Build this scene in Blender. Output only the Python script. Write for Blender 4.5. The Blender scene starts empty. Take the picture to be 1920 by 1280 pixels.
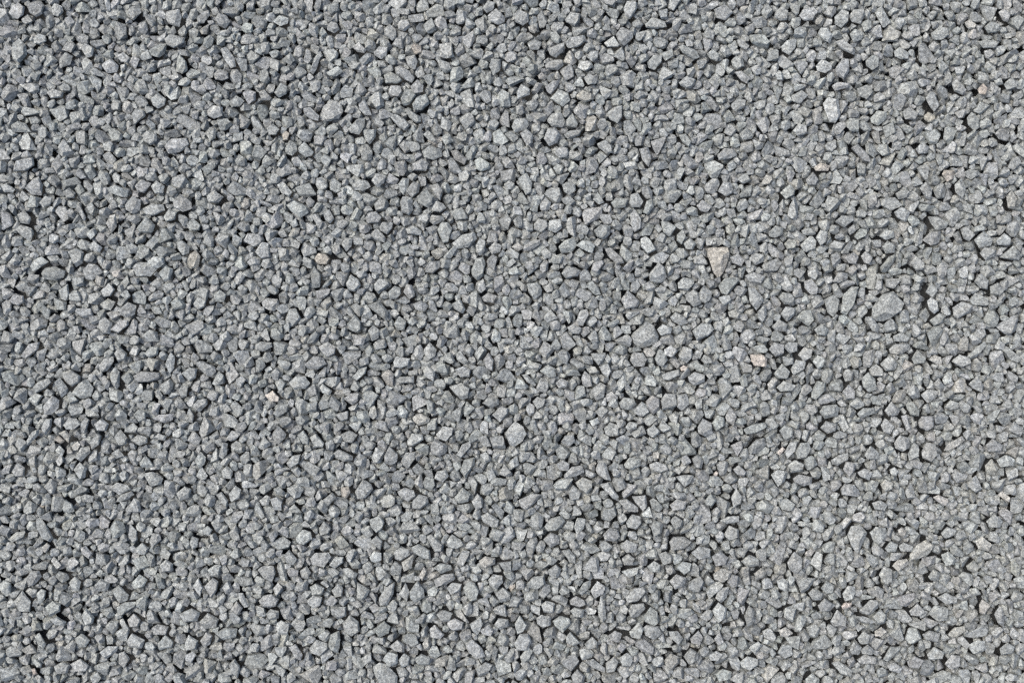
import bpy, bmesh, math, random, time
import numpy as np
from mathutils import Vector, noise

T0 = time.time()
S = 0.00075                       # metres per unit of the survey grid (1 unit = 1 photo pixel on the gravel)
rng = np.random.default_rng(11)
random.seed(11)
scene = bpy.context.scene
col = scene.collection

# ------------------------------------------------------------------ camera
CAM_H = 1.50
cam_data = bpy.data.cameras.new("camera")
cam_data.sensor_width = 36.0
cam_data.lens = 36.0 * CAM_H / (1920 * S)
cam_data.clip_start, cam_data.clip_end = 0.05, 500.0
cam = bpy.data.objects.new("camera", cam_data)
cam.location = (0.0, 0.0, CAM_H)
cam.rotation_euler = (0.0, 0.0, 0.0)
col.objects.link(cam)
scene.camera = cam

# ------------------------------------------------------------------ sky, sun, exposure
SUN_ELEV, SUN_AZ = math.radians(55), math.radians(-62)     # azimuth clockwise from +Y: up and to the left
world = bpy.data.worlds.new("World")
scene.world = world
world.use_nodes = True
wn, wl = world.node_tree.nodes, world.node_tree.links
wn.clear()
sky = wn.new("ShaderNodeTexSky")
sky.sky_type = 'NISHITA'
sky.sun_disc = False
sky.sun_elevation = SUN_ELEV
sky.sun_rotation = SUN_AZ
sky.air_density = 1.0
sky.dust_density = 6.0
sky.ozone_density = 1.0
bg = wn.new("ShaderNodeBackground")
bg.inputs["Strength"].default_value = 0.12
wo = wn.new("ShaderNodeOutputWorld")
wl.new(sky.outputs[0], bg.inputs["Color"])
wl.new(bg.outputs[0], wo.inputs["Surface"])

sun_data = bpy.data.lights.new("sun", 'SUN')
sun_data.energy = 1.4
sun_data.angle = math.radians(45)
sun_data.color = (1.0, 0.965, 0.90)
sun = bpy.data.objects.new("sun", sun_data)
d = Vector((math.sin(SUN_AZ) * math.cos(SUN_ELEV), math.cos(SUN_AZ) * math.cos(SUN_ELEV), math.sin(SUN_ELEV)))
sun.rotation_euler = d.to_track_quat('Z', 'Y').to_euler()
sun.location = d * 5
col.objects.link(sun)

vs = scene.view_settings
vs.view_transform = 'Standard'
vs.look = 'None'
vs.gamma = 1.0
vs.exposure = 0.46
vs.use_curve_mapping = False
scene.cycles.use_denoising = False

# Outlines of the larger stones, surveyed tile by tile (tile origin; units of a quarter pixel of the
# photograph, one stone per line, optional letter = colour of the rock itself).
SURVEY = {
(0, 0): """
65,95 90,45 140,25 182,55 170,110 130,140 95,130
205,50 235,15 300,5 325,40 310,100 270,125 220,95
380,60 405,25 460,45 470,85 430,122 390,105
940,95 985,50 1040,50 1055,95 1000,150 960,125
1250,90 1340,70 1358,130 1340,200 1270,180 1240,140
1480,140 1520,95 1570,80 1575,120 1530,175 1490,180
1615,140 1640,100 1700,120 1725,165 1690,215 1640,190
1240,300 1290,260 1390,290 1380,330 1310,365 1260,340
100,320 140,285 190,340 195,410 140,470 95,440 85,370
610,370 640,325 700,360 690,420 650,430
1120,380 1200,330 1250,330 1235,400 1190,432 1130,415 d
740,475 830,440 885,490 870,535 800,545
1330,450 1350,415 1400,470 1410,530 1370,555 1325,540
1660,375 1700,360 1760,440 1770,500 1735,515 1680,440
1605,560 1640,520 1710,545 1715,590 1670,610 1620,600
1140,750 1190,700 1250,750 1240,790 1190,820 1150,790
1560,830 1600,795 1670,810 1670,870 1610,895 1565,870
1240,1100 1290,1045 1400,1040 1420,1085 1350,1140 1270,1150
80,940 130,905 190,930 230,990 150,990 95,985
1075,1020 1110,985 1180,1005 1185,1060 1140,1095 1090,1060
130,1200 240,1180 250,1240 190,1280 100,1280 110,1230
990,860 1020,815 1080,830 1090,870 1010,940
870,420 920,390 970,430 950,470 905,465 l
255,285 290,255 340,270 345,310 300,335 255,325
440,440 490,390 540,420 520,480 440,510
350,690 400,665 470,690 460,730 380,735
1720,770 1770,720 1840,755 1800,800 1740,805
1820,700 1860,670 1915,690 1910,750 1860,780
1545,1000 1580,960 1620,970 1620,1040 1580,1065
""",
(480, 0): """
475,850 500,790 560,745 625,760 645,830 610,880 530,900 480,890
530,190 550,145 600,165 620,210 580,240 530,215
960,210 1000,175 1045,215 1050,265 1020,300 965,260
1060,180 1085,145 1140,145 1155,195 1110,230 1070,215
1740,120 1800,65 1865,130 1860,165 1810,185 1750,160
1375,330 1465,315 1480,420 1430,435 1380,420
1040,500 1080,490 1150,530 1185,575 1165,615 1110,590 1050,550
960,560 1010,535 1060,560 1095,600 1060,620 970,620
1170,780 1210,720 1275,700 1300,770 1240,820 1185,815 l
1085,740 1120,665 1170,670 1195,715 1150,780 1105,790
770,785 815,750 860,840 870,870 820,865 775,820
1010,880 1045,850 1110,890 1150,940 1110,975 1060,940
690,960 750,895 820,865 810,940 770,1005 710,990
350,810 400,800 470,865 460,900 400,885 360,850
215,1110 250,1050 300,1080 305,1130 270,1165 225,1150
315,1110 360,1060 430,1140 415,1165 370,1175 320,1140
1245,1130 1300,1090 1390,1120 1390,1170 1330,1195 1260,1175
1640,1200 1680,1175 1755,1225 1750,1260 1690,1280 1650,1260
1750,500 1765,440 1835,445 1830,530 1780,560
1125,840 1160,830 1230,870 1235,910 1200,920 1150,880
1255,1010 1290,965 1350,1050 1340,1068 1290,1045
880,385 920,345 985,350 975,410 935,435 890,410
125,160 175,115 240,135 235,175 180,195 l
400,530 435,430 475,370 490,400 450,510 425,550
135,690 180,620 230,650 225,700 170,730 d
20,690 60,670 110,730 100,750 40,750
720,350 770,315 825,370 810,395 760,385
1155,650 1210,600 1255,640 1250,690 1190,700
525,540 610,490 650,530 600,565 545,565
1120,430 1190,410 1210,460 1190,520 1140,490
805,975 900,970 890,1030 850,1080 815,1040
1460,1130 1510,1120 1580,1190 1560,1230 1490,1190 k
195,1010 220,980 250,1000 235,1050 205,1050 t
80,960 130,930 175,970 150,1010 95,1010
1170,1230 1240,1190 1300,1220 1270,1280 1180,1275
1700,60 1740,5 1790,20 1780,70 1730,95
""",
(960, 0): """
10,110 55,75 125,105 120,160 80,190 25,160
400,150 440,95 515,110 505,150 470,195 410,170
835,80 860,20 935,30 930,80 885,150 850,130
1000,185 1050,135 1140,165 1155,205 1090,220 1010,210
780,270 820,210 900,245 905,290 840,350 800,320
690,330 760,280 805,345 790,360 715,360 l
245,490 310,450 375,450 385,490 340,525 260,520
270,370 320,345 395,320 380,385 330,430 285,410
400,320 440,280 540,265 555,305 500,350 420,360
1015,470 1060,420 1125,415 1120,470 1070,525 1020,505
1450,230 1470,200 1525,250 1510,295 1460,280 1440,255
1650,450 1690,415 1735,440 1750,490 1690,520 1660,490
35,690 70,630 135,670 130,710 45,745 l
250,650 310,610 360,600 340,650 295,710 265,690
485,720 530,680 605,710 610,750 550,770 490,745 k
260,900 300,850 370,845 400,910 380,955 300,950
240,1040 270,965 330,960 360,1010 340,1070 280,1095
715,850 760,810 825,795 825,880 790,925 730,895
0,950 20,890 100,885 130,930 100,970 20,990
1045,1060 1160,1020 1140,1080 1090,1170 1060,1110
1545,1160 1600,1110 1665,1110 1690,1160 1640,1185 1560,1195
640,1080 700,1050 745,1095 755,1145 710,1150 650,1110
1250,350 1290,335 1390,380 1425,425 1370,440 1290,400
955,1120 1020,1105 1045,1190 1025,1250 980,1200
1640,790 1690,740 1755,750 1745,805 1680,830
1255,620 1310,570 1380,600 1360,640 1310,660 1265,640
290,740 350,670 420,700 435,750 380,800
120,330 170,290 225,320 200,370 135,370
560,430 590,385 645,390 640,440 600,465
410,900 455,855 495,930 480,960 410,945
60,1000 110,970 160,1010 155,1070 110,1090
1110,410 1200,370 1205,430 1150,460
540,590 575,555 640,590 630,630 570,640
1465,400 1510,365 1560,410 1540,460 1490,440
1690,300 1720,290 1780,340 1760,370 1710,345
1670,540 1720,530 1790,590 1760,620 1720,600
120,205 150,190 190,230 170,250 135,240 c
195,570 220,545 250,570 230,600 205,595 c
1520,70 1600,30 1660,90 1600,150 1540,130
390,1010 440,980 525,975 500,1020 420,1045
1710,1000 1760,960 1820,1000 1800,1040 1730,1045
1255,1010 1310,1000 1350,1060 1330,1100 1280,1060
""",
(1440, 0): """
60,90 100,50 150,80 140,150 90,155 50,130
235,120 260,75 340,55 370,90 330,150 270,155 l
500,130 555,75 600,100 595,170 550,210 500,180
605,125 640,75 715,75 720,120 690,185 630,170
375,250 400,210 450,215 485,265 460,325 410,295 l
100,340 150,300 225,285 205,360 160,410 110,380
505,320 560,295 650,380 640,415 590,395 530,360
1225,250 1290,200 1350,215 1360,265 1300,300 1240,290
360,500 400,450 470,480 475,520 430,550 370,530 l
505,520 560,440 605,445 610,530 570,595 520,560
905,520 960,490 1030,520 950,590 915,570
730,460 780,415 830,440 825,500 780,530 735,495
415,780 450,730 530,745 545,860 510,915 465,910 440,840 l
1180,740 1210,690 1250,710 1280,790 1240,840 1200,790
770,890 820,830 885,840 890,890 830,940 780,920
1170,870 1200,840 1250,870 1240,910 1200,920 1170,900 t
595,910 615,885 685,890 680,985 620,985 590,950
1485,890 1520,845 1575,900 1575,960 1540,985 1495,940
670,670 740,640 790,690 740,745 680,720
945,385 990,355 1060,400 1050,440 1000,445 955,425
1105,1120 1150,1070 1215,1110 1190,1150 1130,1155
1570,320 1640,300 1730,320 1700,365 1610,365
340,1250 400,1220 465,1245 450,1280 360,1280 t
175,720 250,680 300,715 240,780 190,760
1010,840 1060,805 1125,850 1100,900 1030,895
1560,680 1600,635 1640,680 1620,720 1575,710 r
1475,170 1510,150 1560,190 1545,220 1500,215 c
475,650 520,620 610,630 595,660 500,685
630,1110 680,1080 760,1160 770,1215 720,1200
1370,630 1410,600 1480,680 1450,715 1390,690
190,980 230,930 290,940 290,1000 220,1020
1690,1010 1740,960 1800,1020 1780,1065 1720,1050
1755,640 1810,590 1865,620 1840,670 1780,680
1620,210 1660,170 1730,190 1720,240 1650,255
1720,100 1760,70 1810,110 1790,170 1750,160
610,260 650,220 715,250 700,300 640,320
""",
(0, 320): """
180,130 240,55 280,45 310,110 300,180 230,175
470,160 520,130 565,170 555,205 500,205
105,440 150,405 230,430 245,470 215,530 150,480
810,130 870,110 965,150 960,205 900,195 820,160
940,260 1000,195 1060,225 1050,300 1000,325 950,290
1080,290 1140,250 1230,260 1240,300 1160,340 1100,330
1310,240 1360,180 1440,240 1450,290 1380,310 1320,285
1030,440 1100,345 1170,410 1150,465 1070,465
1240,350 1280,290 1335,320 1320,370 1260,385
665,560 710,530 770,575 750,610 690,600 l
215,720 240,670 300,645 355,680 300,720 240,755
300,770 330,725 400,720 475,750 465,800 400,820 320,805
620,740 660,700 720,705 765,760 690,820 640,810
1410,690 1430,630 1475,600 1505,640 1490,720 1440,735 t
1000,730 1040,690 1120,690 1180,740 1130,790 1030,790
1110,680 1160,645 1235,650 1235,700 1180,735 1130,720 l
1200,770 1250,715 1305,740 1280,820 1240,830
1330,530 1380,530 1425,570 1420,620 1380,640 1340,590
500,610 560,580 615,610 610,690 560,720 520,650
900,1040 960,990 1025,1010 1010,1080 950,1100 910,1080
745,1130 790,1100 840,1140 825,1220 780,1220 745,1180
830,1190 900,1120 960,1120 965,1160 890,1215
65,960 100,920 160,940 165,985 120,1010 80,995
1600,930 1650,895 1700,930 1680,985 1620,980 l
1080,1230 1120,1190 1180,1210 1190,1280 1090,1280
1555,190 1610,150 1680,200 1640,240 1570,240
1410,410 1450,360 1510,410 1500,450 1430,450
1450,1000 1490,945 1550,970 1540,1020 1490,1045
470,880 500,850 510,930 490,975 450,960 430,900
5,110 50,95 110,140 95,165 30,160
290,240 330,190 390,200 375,250 320,275
130,330 180,300 230,350 215,400 150,390
805,400 830,340 870,330 880,420 840,465 k
1140,120 1180,80 1240,120 1230,170 1170,175
1020,120 1070,70 1140,100 1090,170 1040,160
760,900 820,840 860,890 830,940 780,945
910,930 960,890 990,940 960,970
755,1000 810,960 865,985 830,1045 780,1040 k
575,270 600,255 645,350 630,380 600,330
655,260 690,240 715,280 700,335 665,315
""",
(480, 320): """
720,105 760,65 830,75 860,120 800,150 740,145
865,75 900,20 975,40 960,90 910,125
1065,100 1100,55 1145,60 1140,120 1105,180 1075,140 l
1125,150 1180,75 1225,100 1220,160 1170,200
1080,240 1100,190 1170,200 1175,290 1145,330 1090,300
1205,200 1270,135 1330,190 1320,250 1280,270 1220,240
230,260 290,225 380,270 390,310 330,350 270,310
820,360 840,320 900,305 940,350 920,385 840,395
1295,370 1320,330 1400,340 1410,370 1330,405
1320,280 1350,230 1400,245 1425,280 1380,310 1325,300
925,420 950,385 1025,390 1020,430 985,475 935,450
1360,440 1390,385 1440,390 1470,430 1440,530 1400,540 1380,490
440,660 470,620 530,630 555,660 530,700 470,700 t
640,550 670,505 725,510 715,570 680,605
1475,540 1540,480 1640,460 1655,510 1590,570 1500,585
675,850 710,780 770,820 785,860 745,905 700,895
885,850 920,810 985,820 995,860 920,920 890,890
990,910 1040,865 1085,880 1085,920 1050,960 1000,960
1105,910 1130,850 1170,860 1190,940 1150,960
1265,730 1300,680 1375,675 1380,720 1330,765 1275,760
1615,740 1650,660 1700,645 1720,690 1700,790 1660,820 1625,790
1745,580 1790,535 1840,560 1830,610 1770,625
1650,560 1680,505 1720,530 1715,600 1680,635 1650,610
40,990 80,955 160,965 175,1010 130,1055 60,1030
685,1150 740,1080 785,1130 790,1190 750,1215 700,1190
835,1010 920,980 990,1050 980,1130 930,1080 d
1465,1000 1530,960 1570,1040 1550,1070 1490,1040
410,770 440,720 490,780 480,870 430,880 d
1180,1000 1240,975 1300,1010 1260,1055 1200,1040
1820,370 1880,320 1915,370 1890,440 1840,410
840,1200 880,1160 920,1190 920,1260 870,1280
1035,1150 1070,1090 1125,1130 1110,1190 1060,1195
860,480 910,425 970,500 965,540 900,520
1695,950 1740,915 1805,940 1780,990 1710,980
255,400 300,355 320,410 280,430 l
1300,110 1360,95 1400,150 1380,220 1340,180
160,110 200,75 270,160 250,195 190,165
370,230 400,190 440,230 425,270 390,275
505,320 550,290 585,360 555,395 520,370
""",
(960, 320): """
1475,580 1620,575 1635,630 1600,730 1560,815 1530,800 1495,700 1478,640 w
1030,780 1100,690 1140,720 1165,800 1120,840 1040,825
1555,860 1600,805 1690,800 1695,835 1620,930 1575,915
1775,880 1830,880 1885,950 1880,990 1835,1045 1790,990
820,970 870,895 960,980 945,1020 850,1035
895,1240 940,1190 1010,1130 1060,1160 1100,1240 1085,1285 990,1330 930,1310
375,770 400,730 470,725 515,750 490,790 410,810
280,375 360,365 375,430 330,465 275,445 l
165,400 200,360 260,375 272,420 220,465 170,440
485,560 530,525 590,530 620,570 600,620 540,595 l
615,450 670,405 735,410 730,480 690,515 640,495
965,510 1010,480 1050,540 1080,590 1020,620 970,570 l
1120,380 1180,385 1235,420 1190,495 1140,460
700,590 740,580 820,650 840,690 790,700 720,640
1390,260 1430,215 1505,265 1470,305 1420,300
1550,150 1590,80 1650,90 1665,155 1610,190
1300,930 1360,890 1410,920 1420,990 1370,1020 1310,970
1405,920 1440,855 1500,910 1490,960 1450,995 1415,970
350,570 400,520 460,505 485,560 450,610 370,615
110,850 190,840 225,890 215,930 170,965 130,920
1355,1200 1420,1145 1490,1150 1515,1190 1470,1240 1390,1270
880,240 890,180 940,165 985,230 960,275 900,270
1250,840 1290,800 1360,810 1370,850 1320,895 1255,880
415,1175 460,1150 520,1180 500,1225 440,1215
890,330 920,285 970,360 960,430 920,460 890,400
1090,1190 1130,1150 1200,1180 1190,1220 1120,1235 l
485,1120 510,1050 560,1040 575,1080 530,1160 495,1155
1190,1100 1230,1060 1300,1100 1320,1140 1270,1160 1210,1130
45,60 110,20 150,90 145,160 105,180 80,120
375,110 410,85 470,100 475,150 430,185 390,160
985,310 1010,230 1050,210 1065,270 1020,330
1640,650 1700,620 1745,670 1720,715 1660,690
565,850 600,825 650,880 665,930 620,930 570,880
1620,1060 1680,1035 1710,1070 1690,1110 1630,1095 k
1750,790 1810,760 1900,790 1870,840 1790,830
1845,1060 1900,1000 1915,1080 1880,1140 1850,1110 d
605,220 640,165 690,240 650,255
745,240 780,205 870,215 850,270 770,285
1240,480 1280,440 1305,490 1275,550 1240,520 l
1290,540 1340,505 1385,540 1360,590 1310,585
""",
(1440, 320): """
795,1030 870,930 950,910 1025,990 1000,1060 900,1120 820,1120 795,1080
555,1060 575,930 640,870 690,875 660,990 600,1075
435,970 500,930 545,970 530,1050 500,1095 460,1060
1385,1030 1450,980 1530,1010 1510,1060 1420,1110 1390,1080
1545,520 1610,455 1675,510 1665,560 1580,580
1585,620 1620,575 1710,600 1690,640 1630,675
1735,650 1840,565 1890,620 1880,670 1800,665
1070,690 1110,640 1170,690 1160,740 1110,750
950,310 1010,270 1070,310 1040,385 970,350 l
1200,350 1260,345 1340,390 1330,430 1260,450 1215,390
835,490 880,445 945,445 950,500 890,520
865,570 900,525 960,560 950,610 890,620
280,830 330,810 380,880 370,920 330,930 285,880 l
90,950 120,910 180,920 210,960 200,1000 130,1000
100,1070 140,1020 215,1030 205,1080 150,1130
225,1100 270,1050 330,1040 355,1110 310,1165
1190,980 1220,950 1265,980 1275,1050 1240,1070 1205,1040 l
1215,1120 1290,1065 1340,1085 1310,1140 1250,1165
1140,130 1185,85 1235,140 1220,220 1180,200
95,160 170,100 210,140 200,180 140,210
10,460 60,410 120,430 110,480 60,500 15,490
1160,520 1220,460 1290,455 1290,540 1220,560
1660,870 1720,840 1765,900 1730,935 1665,920
365,500 400,445 455,460 440,530 400,560
590,650 650,610 690,640 670,700 620,690
705,640 740,600 790,650 770,700 730,690
850,720 910,650 965,620 955,680 890,760 855,755
125,550 160,510 215,530 205,580 150,590 c
1300,30 1320,0 1390,0 1385,60 1340,85 t
510,380 560,335 640,340 650,370 580,420 d
35,1170 90,1115 150,1150 140,1205 70,1205
355,1190 410,1150 465,1190 440,1240 380,1230
740,1100 790,1095 840,1170 835,1215 790,1200
945,1240 1000,1210 1065,1250 1050,1280 950,1280
1440,440 1480,420 1545,480 1500,530 1460,510
1700,530 1760,470 1810,510 1800,560 1720,560
1545,830 1590,770 1650,820 1640,890 1590,880
1775,200 1820,150 1855,220 1840,290 1790,280 k
495,830 540,760 610,770 605,810 540,840
1180,910 1220,840 1270,900 1230,945
960,170 1010,140 1070,160 1040,200 980,215
655,490 700,430 755,440 740,490 680,515
600,440 650,400 665,450 620,480
1390,110 1440,60 1475,130 1450,210 1400,170
305,750 370,700 385,770 360,820 310,790
""",
(0, 640): """
140,110 200,20 280,5 265,60 180,130
740,180 780,130 840,100 850,150 800,220 750,230
860,90 900,45 955,90 940,140 890,155
1085,90 1130,40 1190,45 1180,100 1120,120
1240,170 1280,80 1310,120 1305,200 1275,240
1465,160 1510,145 1610,190 1615,230 1580,275 1500,210
1360,240 1420,195 1475,205 1465,270 1420,300
1000,260 1060,225 1190,235 1190,270 1130,300 1030,305
820,250 860,195 895,230 895,330 870,360 835,310
450,240 520,210 590,260 590,300 530,340 470,290
220,360 270,300 350,275 370,310 330,350 250,390
530,390 580,320 640,280 690,350 670,410 600,430
400,310 440,275 500,350 490,390 450,420
315,490 380,410 430,440 425,500 370,550 320,540
1145,580 1190,550 1300,540 1290,590 1230,610
1440,490 1480,440 1545,430 1550,470 1490,530
1390,570 1420,495 1455,560 1440,610 1400,600
1000,550 1040,505 1090,530 1090,580 1040,605
705,620 760,580 810,620 790,670 730,670
855,720 900,660 950,720 940,770 890,780
470,630 500,575 560,580 600,620 550,660 490,660
670,760 730,690 760,710 740,770 690,810
555,870 600,800 660,785 670,830 600,900
545,960 590,910 640,950 630,1020 590,1035
1660,970 1700,935 1745,975 1730,1030 1670,1020
1720,1140 1770,1080 1810,1110 1800,1170 1740,1200
1320,1140 1380,1090 1430,1110 1410,1170 1350,1195
1070,990 1140,980 1215,1030 1200,1070 1130,1090
1620,1150 1660,1130 1710,1190 1700,1240 1660,1210
980,740 1030,700 1100,720 1100,760 1040,780
80,980 120,910 175,950 170,1010 110,1015
860,1210 900,1150 980,1125 1000,1150 940,1190
605,610 640,570 665,590 640,690 610,680
1640,860 1665,760 1705,770 1695,850 1665,880
190,750 230,680 280,660 270,710 200,780
300,650 330,585 375,580 370,640 330,700
820,1100 870,1060 950,1080 980,1110 890,1150
940,1250 1000,1180 1040,1200 1050,1280 950,1280
470,1250 490,1190 540,1220 560,1280 480,1280
1460,890 1500,830 1540,870 1530,920 1490,950
605,1160 640,1145 700,1160 690,1205 620,1200
1340,370 1365,325 1410,340 1400,410 1360,420
1155,720 1190,690 1250,710 1230,745
830,840 880,805 925,860 870,880
400,740 430,705 480,745 450,770 t
440,690 490,665 525,710 510,760 c
410,820 440,780 480,820 460,860 l
""",
(480, 640): """
245,310 290,265 370,265 405,310 370,350 290,360
75,405 130,370 180,420 170,450 120,450 p
130,540 180,470 240,470 235,520 170,570 d
370,170 440,110 500,120 530,170 460,210 390,200
470,40 540,5 600,40 590,90 540,115 500,80
1260,60 1300,5 1350,60 1340,110 1300,135 1265,100
1705,140 1745,85 1780,140 1775,220 1730,200
1500,100 1530,70 1590,150 1560,170 1510,140
1030,150 1050,115 1150,130 1140,180 1080,200 1035,190
1490,210 1560,185 1605,210 1600,265 1530,265
1450,340 1540,310 1600,350 1590,420 1545,440 1490,390
1050,290 1080,265 1180,260 1180,310 1070,315
1170,570 1230,540 1300,580 1290,610 1220,630 1180,600 c
1130,750 1170,690 1245,700 1250,740 1180,785 1135,780
1310,790 1340,730 1430,780 1430,830 1370,865 1315,840
960,860 1000,790 1060,850 1055,900 1010,930 965,915
1085,900 1120,840 1190,830 1190,880 1140,955 1100,930
1535,970 1560,890 1640,870 1635,930 1570,1025
580,840 620,810 720,860 720,890 660,900 600,870
740,1130 800,1040 860,1070 875,1110 820,1175 760,1185
635,1130 640,1095 695,1090 705,1130 680,1175 645,1160 t
1250,1060 1270,1020 1330,1030 1340,1080 1310,1120 1265,1100
1060,1130 1110,1100 1180,1120 1190,1160 1140,1200 1080,1170
1490,1170 1550,1100 1610,1150 1590,1200 1520,1215
1620,1200 1660,1140 1700,1180 1700,1240 1650,1260
1165,1210 1220,1150 1280,1170 1290,1210 1230,1260 1175,1255
130,690 170,630 230,690 220,720 170,770 135,730
315,700 360,665 400,720 400,775 350,760
405,720 450,690 510,760 500,795 440,790
635,700 700,665 760,700 720,760 660,750
1350,700 1400,640 1475,650 1470,700 1420,750 1370,730
1775,550 1830,490 1890,500 1890,540 1830,600
1700,460 1740,420 1820,430 1820,470 1760,500
1500,850 1550,770 1610,750 1610,790 1540,870
230,910 270,860 335,845 320,910 260,950
1335,1030 1360,975 1420,965 1445,1010 1400,1055
110,1180 160,1165 200,1200 190,1260 140,1260
30,1190 80,1150 110,1165 95,1225 50,1225
720,270 770,210 830,190 820,240 760,290
480,350 500,315 570,370 550,400 500,385 l
660,430 710,385 770,390 760,450 720,475
250,1250 290,1215 350,1280 260,1280
500,1190 570,1130 600,1170 540,1230
0,140 50,140 75,180 30,230 0,230
590,545 690,520 690,580 640,600
0,20 40,0 115,10 120,40 50,75 0,60
1755,1050 1790,1020 1880,1030 1870,1075 1780,1080
1560,520 1580,450 1640,500 1600,540 1560,570
""",
(960, 640): """
1790,100 1870,95 1915,130 1905,190 1820,180 1800,150 p
-48,688 4,608 28,600 84,644 108,688 84,740 20,788 -16,764 b
1115,440 1150,390 1225,395 1235,480 1200,497 1130,510
1238,400 1310,395 1330,470 1270,515 1236,490
1005,450 1050,405 1105,430 1105,500 1060,545 1015,510
910,520 970,450 1010,480 1025,530 980,560 925,545
805,460 840,420 910,430 930,470 870,510 815,495
885,140 910,85 980,85 1010,130 990,180 920,190
1070,130 1100,60 1150,80 1165,140 1130,190 1090,170
1140,60 1190,30 1240,70 1200,120 1150,100 l
1250,100 1290,35 1350,60 1350,120 1310,160 1265,135
1320,265 1370,230 1440,250 1440,300 1370,330 1325,300
1125,250 1180,225 1250,210 1260,250 1180,290 1135,285
1390,640 1430,580 1490,610 1500,680 1450,710 1395,685
1500,610 1540,555 1590,570 1590,630 1530,670
1600,560 1640,480 1680,560 1660,630 1610,600
1740,660 1800,625 1900,605 1915,640 1830,685 1760,695
1775,800 1830,740 1890,725 1905,780 1830,840 1790,840
655,190 720,165 745,220 720,270 680,240
520,280 545,220 590,260 600,330 560,345 530,320
325,310 370,275 420,300 410,345 350,345
210,220 270,170 320,200 330,260 280,270
630,960 650,905 700,910 740,1040 690,1030 640,990
480,1060 530,1020 600,1050 600,1100 560,1140 510,1110 k
840,920 880,870 960,880 960,930 900,960 850,945
1030,920 1080,900 1150,920 1170,960 1110,980 1040,960
1225,1010 1290,995 1360,1000 1330,1060 1290,1085
390,1000 450,940 520,930 540,980 470,1010 400,1025
660,1070 720,1060 800,1160 800,1200 750,1170
800,1190 860,1180 940,1240 940,1275 870,1270 820,1220
425,1130 460,1080 520,1130 500,1180 440,1190
695,650 740,605 800,630 800,700 740,710 700,690
1010,660 1060,620 1110,680 1060,720 1020,700
330,920 380,890 430,920 420,970 360,965
1640,780 1720,740 1730,790 1690,860
1350,880 1390,850 1430,890 1420,950 1370,940
50,1190 150,1140 215,1150 180,1200 110,1260 70,1240
370,750 400,705 460,700 470,750 420,790
1660,960 1700,925 1760,980 1740,1010 1690,1000
1180,1220 1230,1180 1300,1200 1290,1250 1200,1260
1440,1190 1490,1140 1530,1190 1500,1230 1450,1220
1640,1170 1680,1100 1720,1160 1710,1210 1660,1240
1030,1190 1060,1160 1130,1240 1100,1275 1050,1250
850,640 880,600 940,610 930,650 870,670
590,90 640,95 700,85 690,130 650,180 615,140
900,1160 1000,1150 1010,1230 980,1270 930,1210
155,450 190,415 250,430 240,480 190,505
1260,195 1285,180 1315,190 1300,215 1270,220 p
1505,990 1525,965 1540,980 1530,1005 1510,1005 p
115,175 170,155 225,175 210,205 130,200
75,250 110,245 180,320 170,335 110,300
580,595 640,570 660,610 600,635 l
1440,90 1490,130 1500,160 1440,165 1415,140
""",
(1440, 640): """
340,370 380,300 440,310 440,370 370,440 340,420
400,530 430,485 520,475 545,500 530,560 440,580
850,170 920,105 980,170 960,215 890,220
915,60 960,20 1070,20 1070,55 1000,95 925,95
880,520 930,450 990,520 980,550 910,560
1035,480 1080,445 1135,510 1130,560 1070,550
1130,600 1160,560 1245,560 1245,640 1190,670 1135,640
850,630 880,575 950,640 920,695 870,680
950,760 990,705 1065,730 1060,790 1010,825 960,800
1150,830 1190,760 1250,770 1260,850 1220,900 1160,870
1050,840 1090,760 1130,780 1130,860 1060,890
725,850 770,780 840,840 830,880 750,885
215,820 250,765 310,760 330,810 290,870 230,880
130,830 170,760 225,750 210,820 150,880
155,930 210,890 270,920 260,970 180,985
190,1030 240,1000 335,1020 330,1070 270,1085 210,1060
550,1110 580,1070 650,1075 705,1140 690,1165 560,1150
480,890 540,850 610,840 600,890 530,930 490,920
565,960 590,900 650,910 650,970 610,1010
670,980 720,950 780,980 760,1040 690,1010
845,1070 880,1030 940,1060 930,1110 880,1125 c
1640,780 1690,730 1770,780 1750,820 1660,825
1630,930 1680,880 1730,950 1700,1000 1640,985 k
1150,400 1200,360 1275,370 1270,410 1200,460
1310,820 1360,760 1450,710 1475,740 1420,780 1330,830 k
1325,490 1370,440 1430,460 1430,500 1370,515
570,380 610,325 660,370 655,430 600,430
90,670 130,630 190,650 190,710 130,740
400,650 440,600 520,620 510,670 450,690
1380,150 1440,100 1510,120 1520,160 1450,195
1720,890 1790,850 1860,890 1840,930 1750,940
1500,110 1560,50 1630,0 1640,30 1570,110 1520,130
50,240 110,170 170,230 150,280 80,280
180,210 220,140 290,150 280,210 200,250
1510,320 1570,260 1620,330 1610,380 1540,350
1820,640 1850,600 1915,650 1890,710 1810,670
675,540 720,500 800,500 800,540 700,575
710,280 760,235 810,290 820,360 770,385 720,340
10,60 50,10 120,20 120,90 60,115
235,100 280,45 340,60 330,120 280,150
345,150 380,105 435,130 420,190 380,205
70,345 120,295 210,330 180,370 100,375
30,1000 80,965 150,980 130,1050 80,1090
1080,130 1120,60 1180,120 1170,160 1100,170
1000,560 1040,550 1070,650 1040,670
570,250 600,205 650,230 640,290 590,300
780,1210 840,1190 890,1220 870,1265 800,1255
1240,1170 1280,1150 1350,1180 1330,1230 1270,1200 c
70,830 110,790 130,810 90,855 p
1180,720 1210,680 1250,690 1245,745 1200,745 c
0,320 40,275 75,290 50,345 10,355 c
125,40 160,5 225,10 220,70 170,90 l
910,960 945,940 975,970 960,1005 920,995 l
1460,690 1500,655 1525,680 1490,740 l
""",
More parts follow.
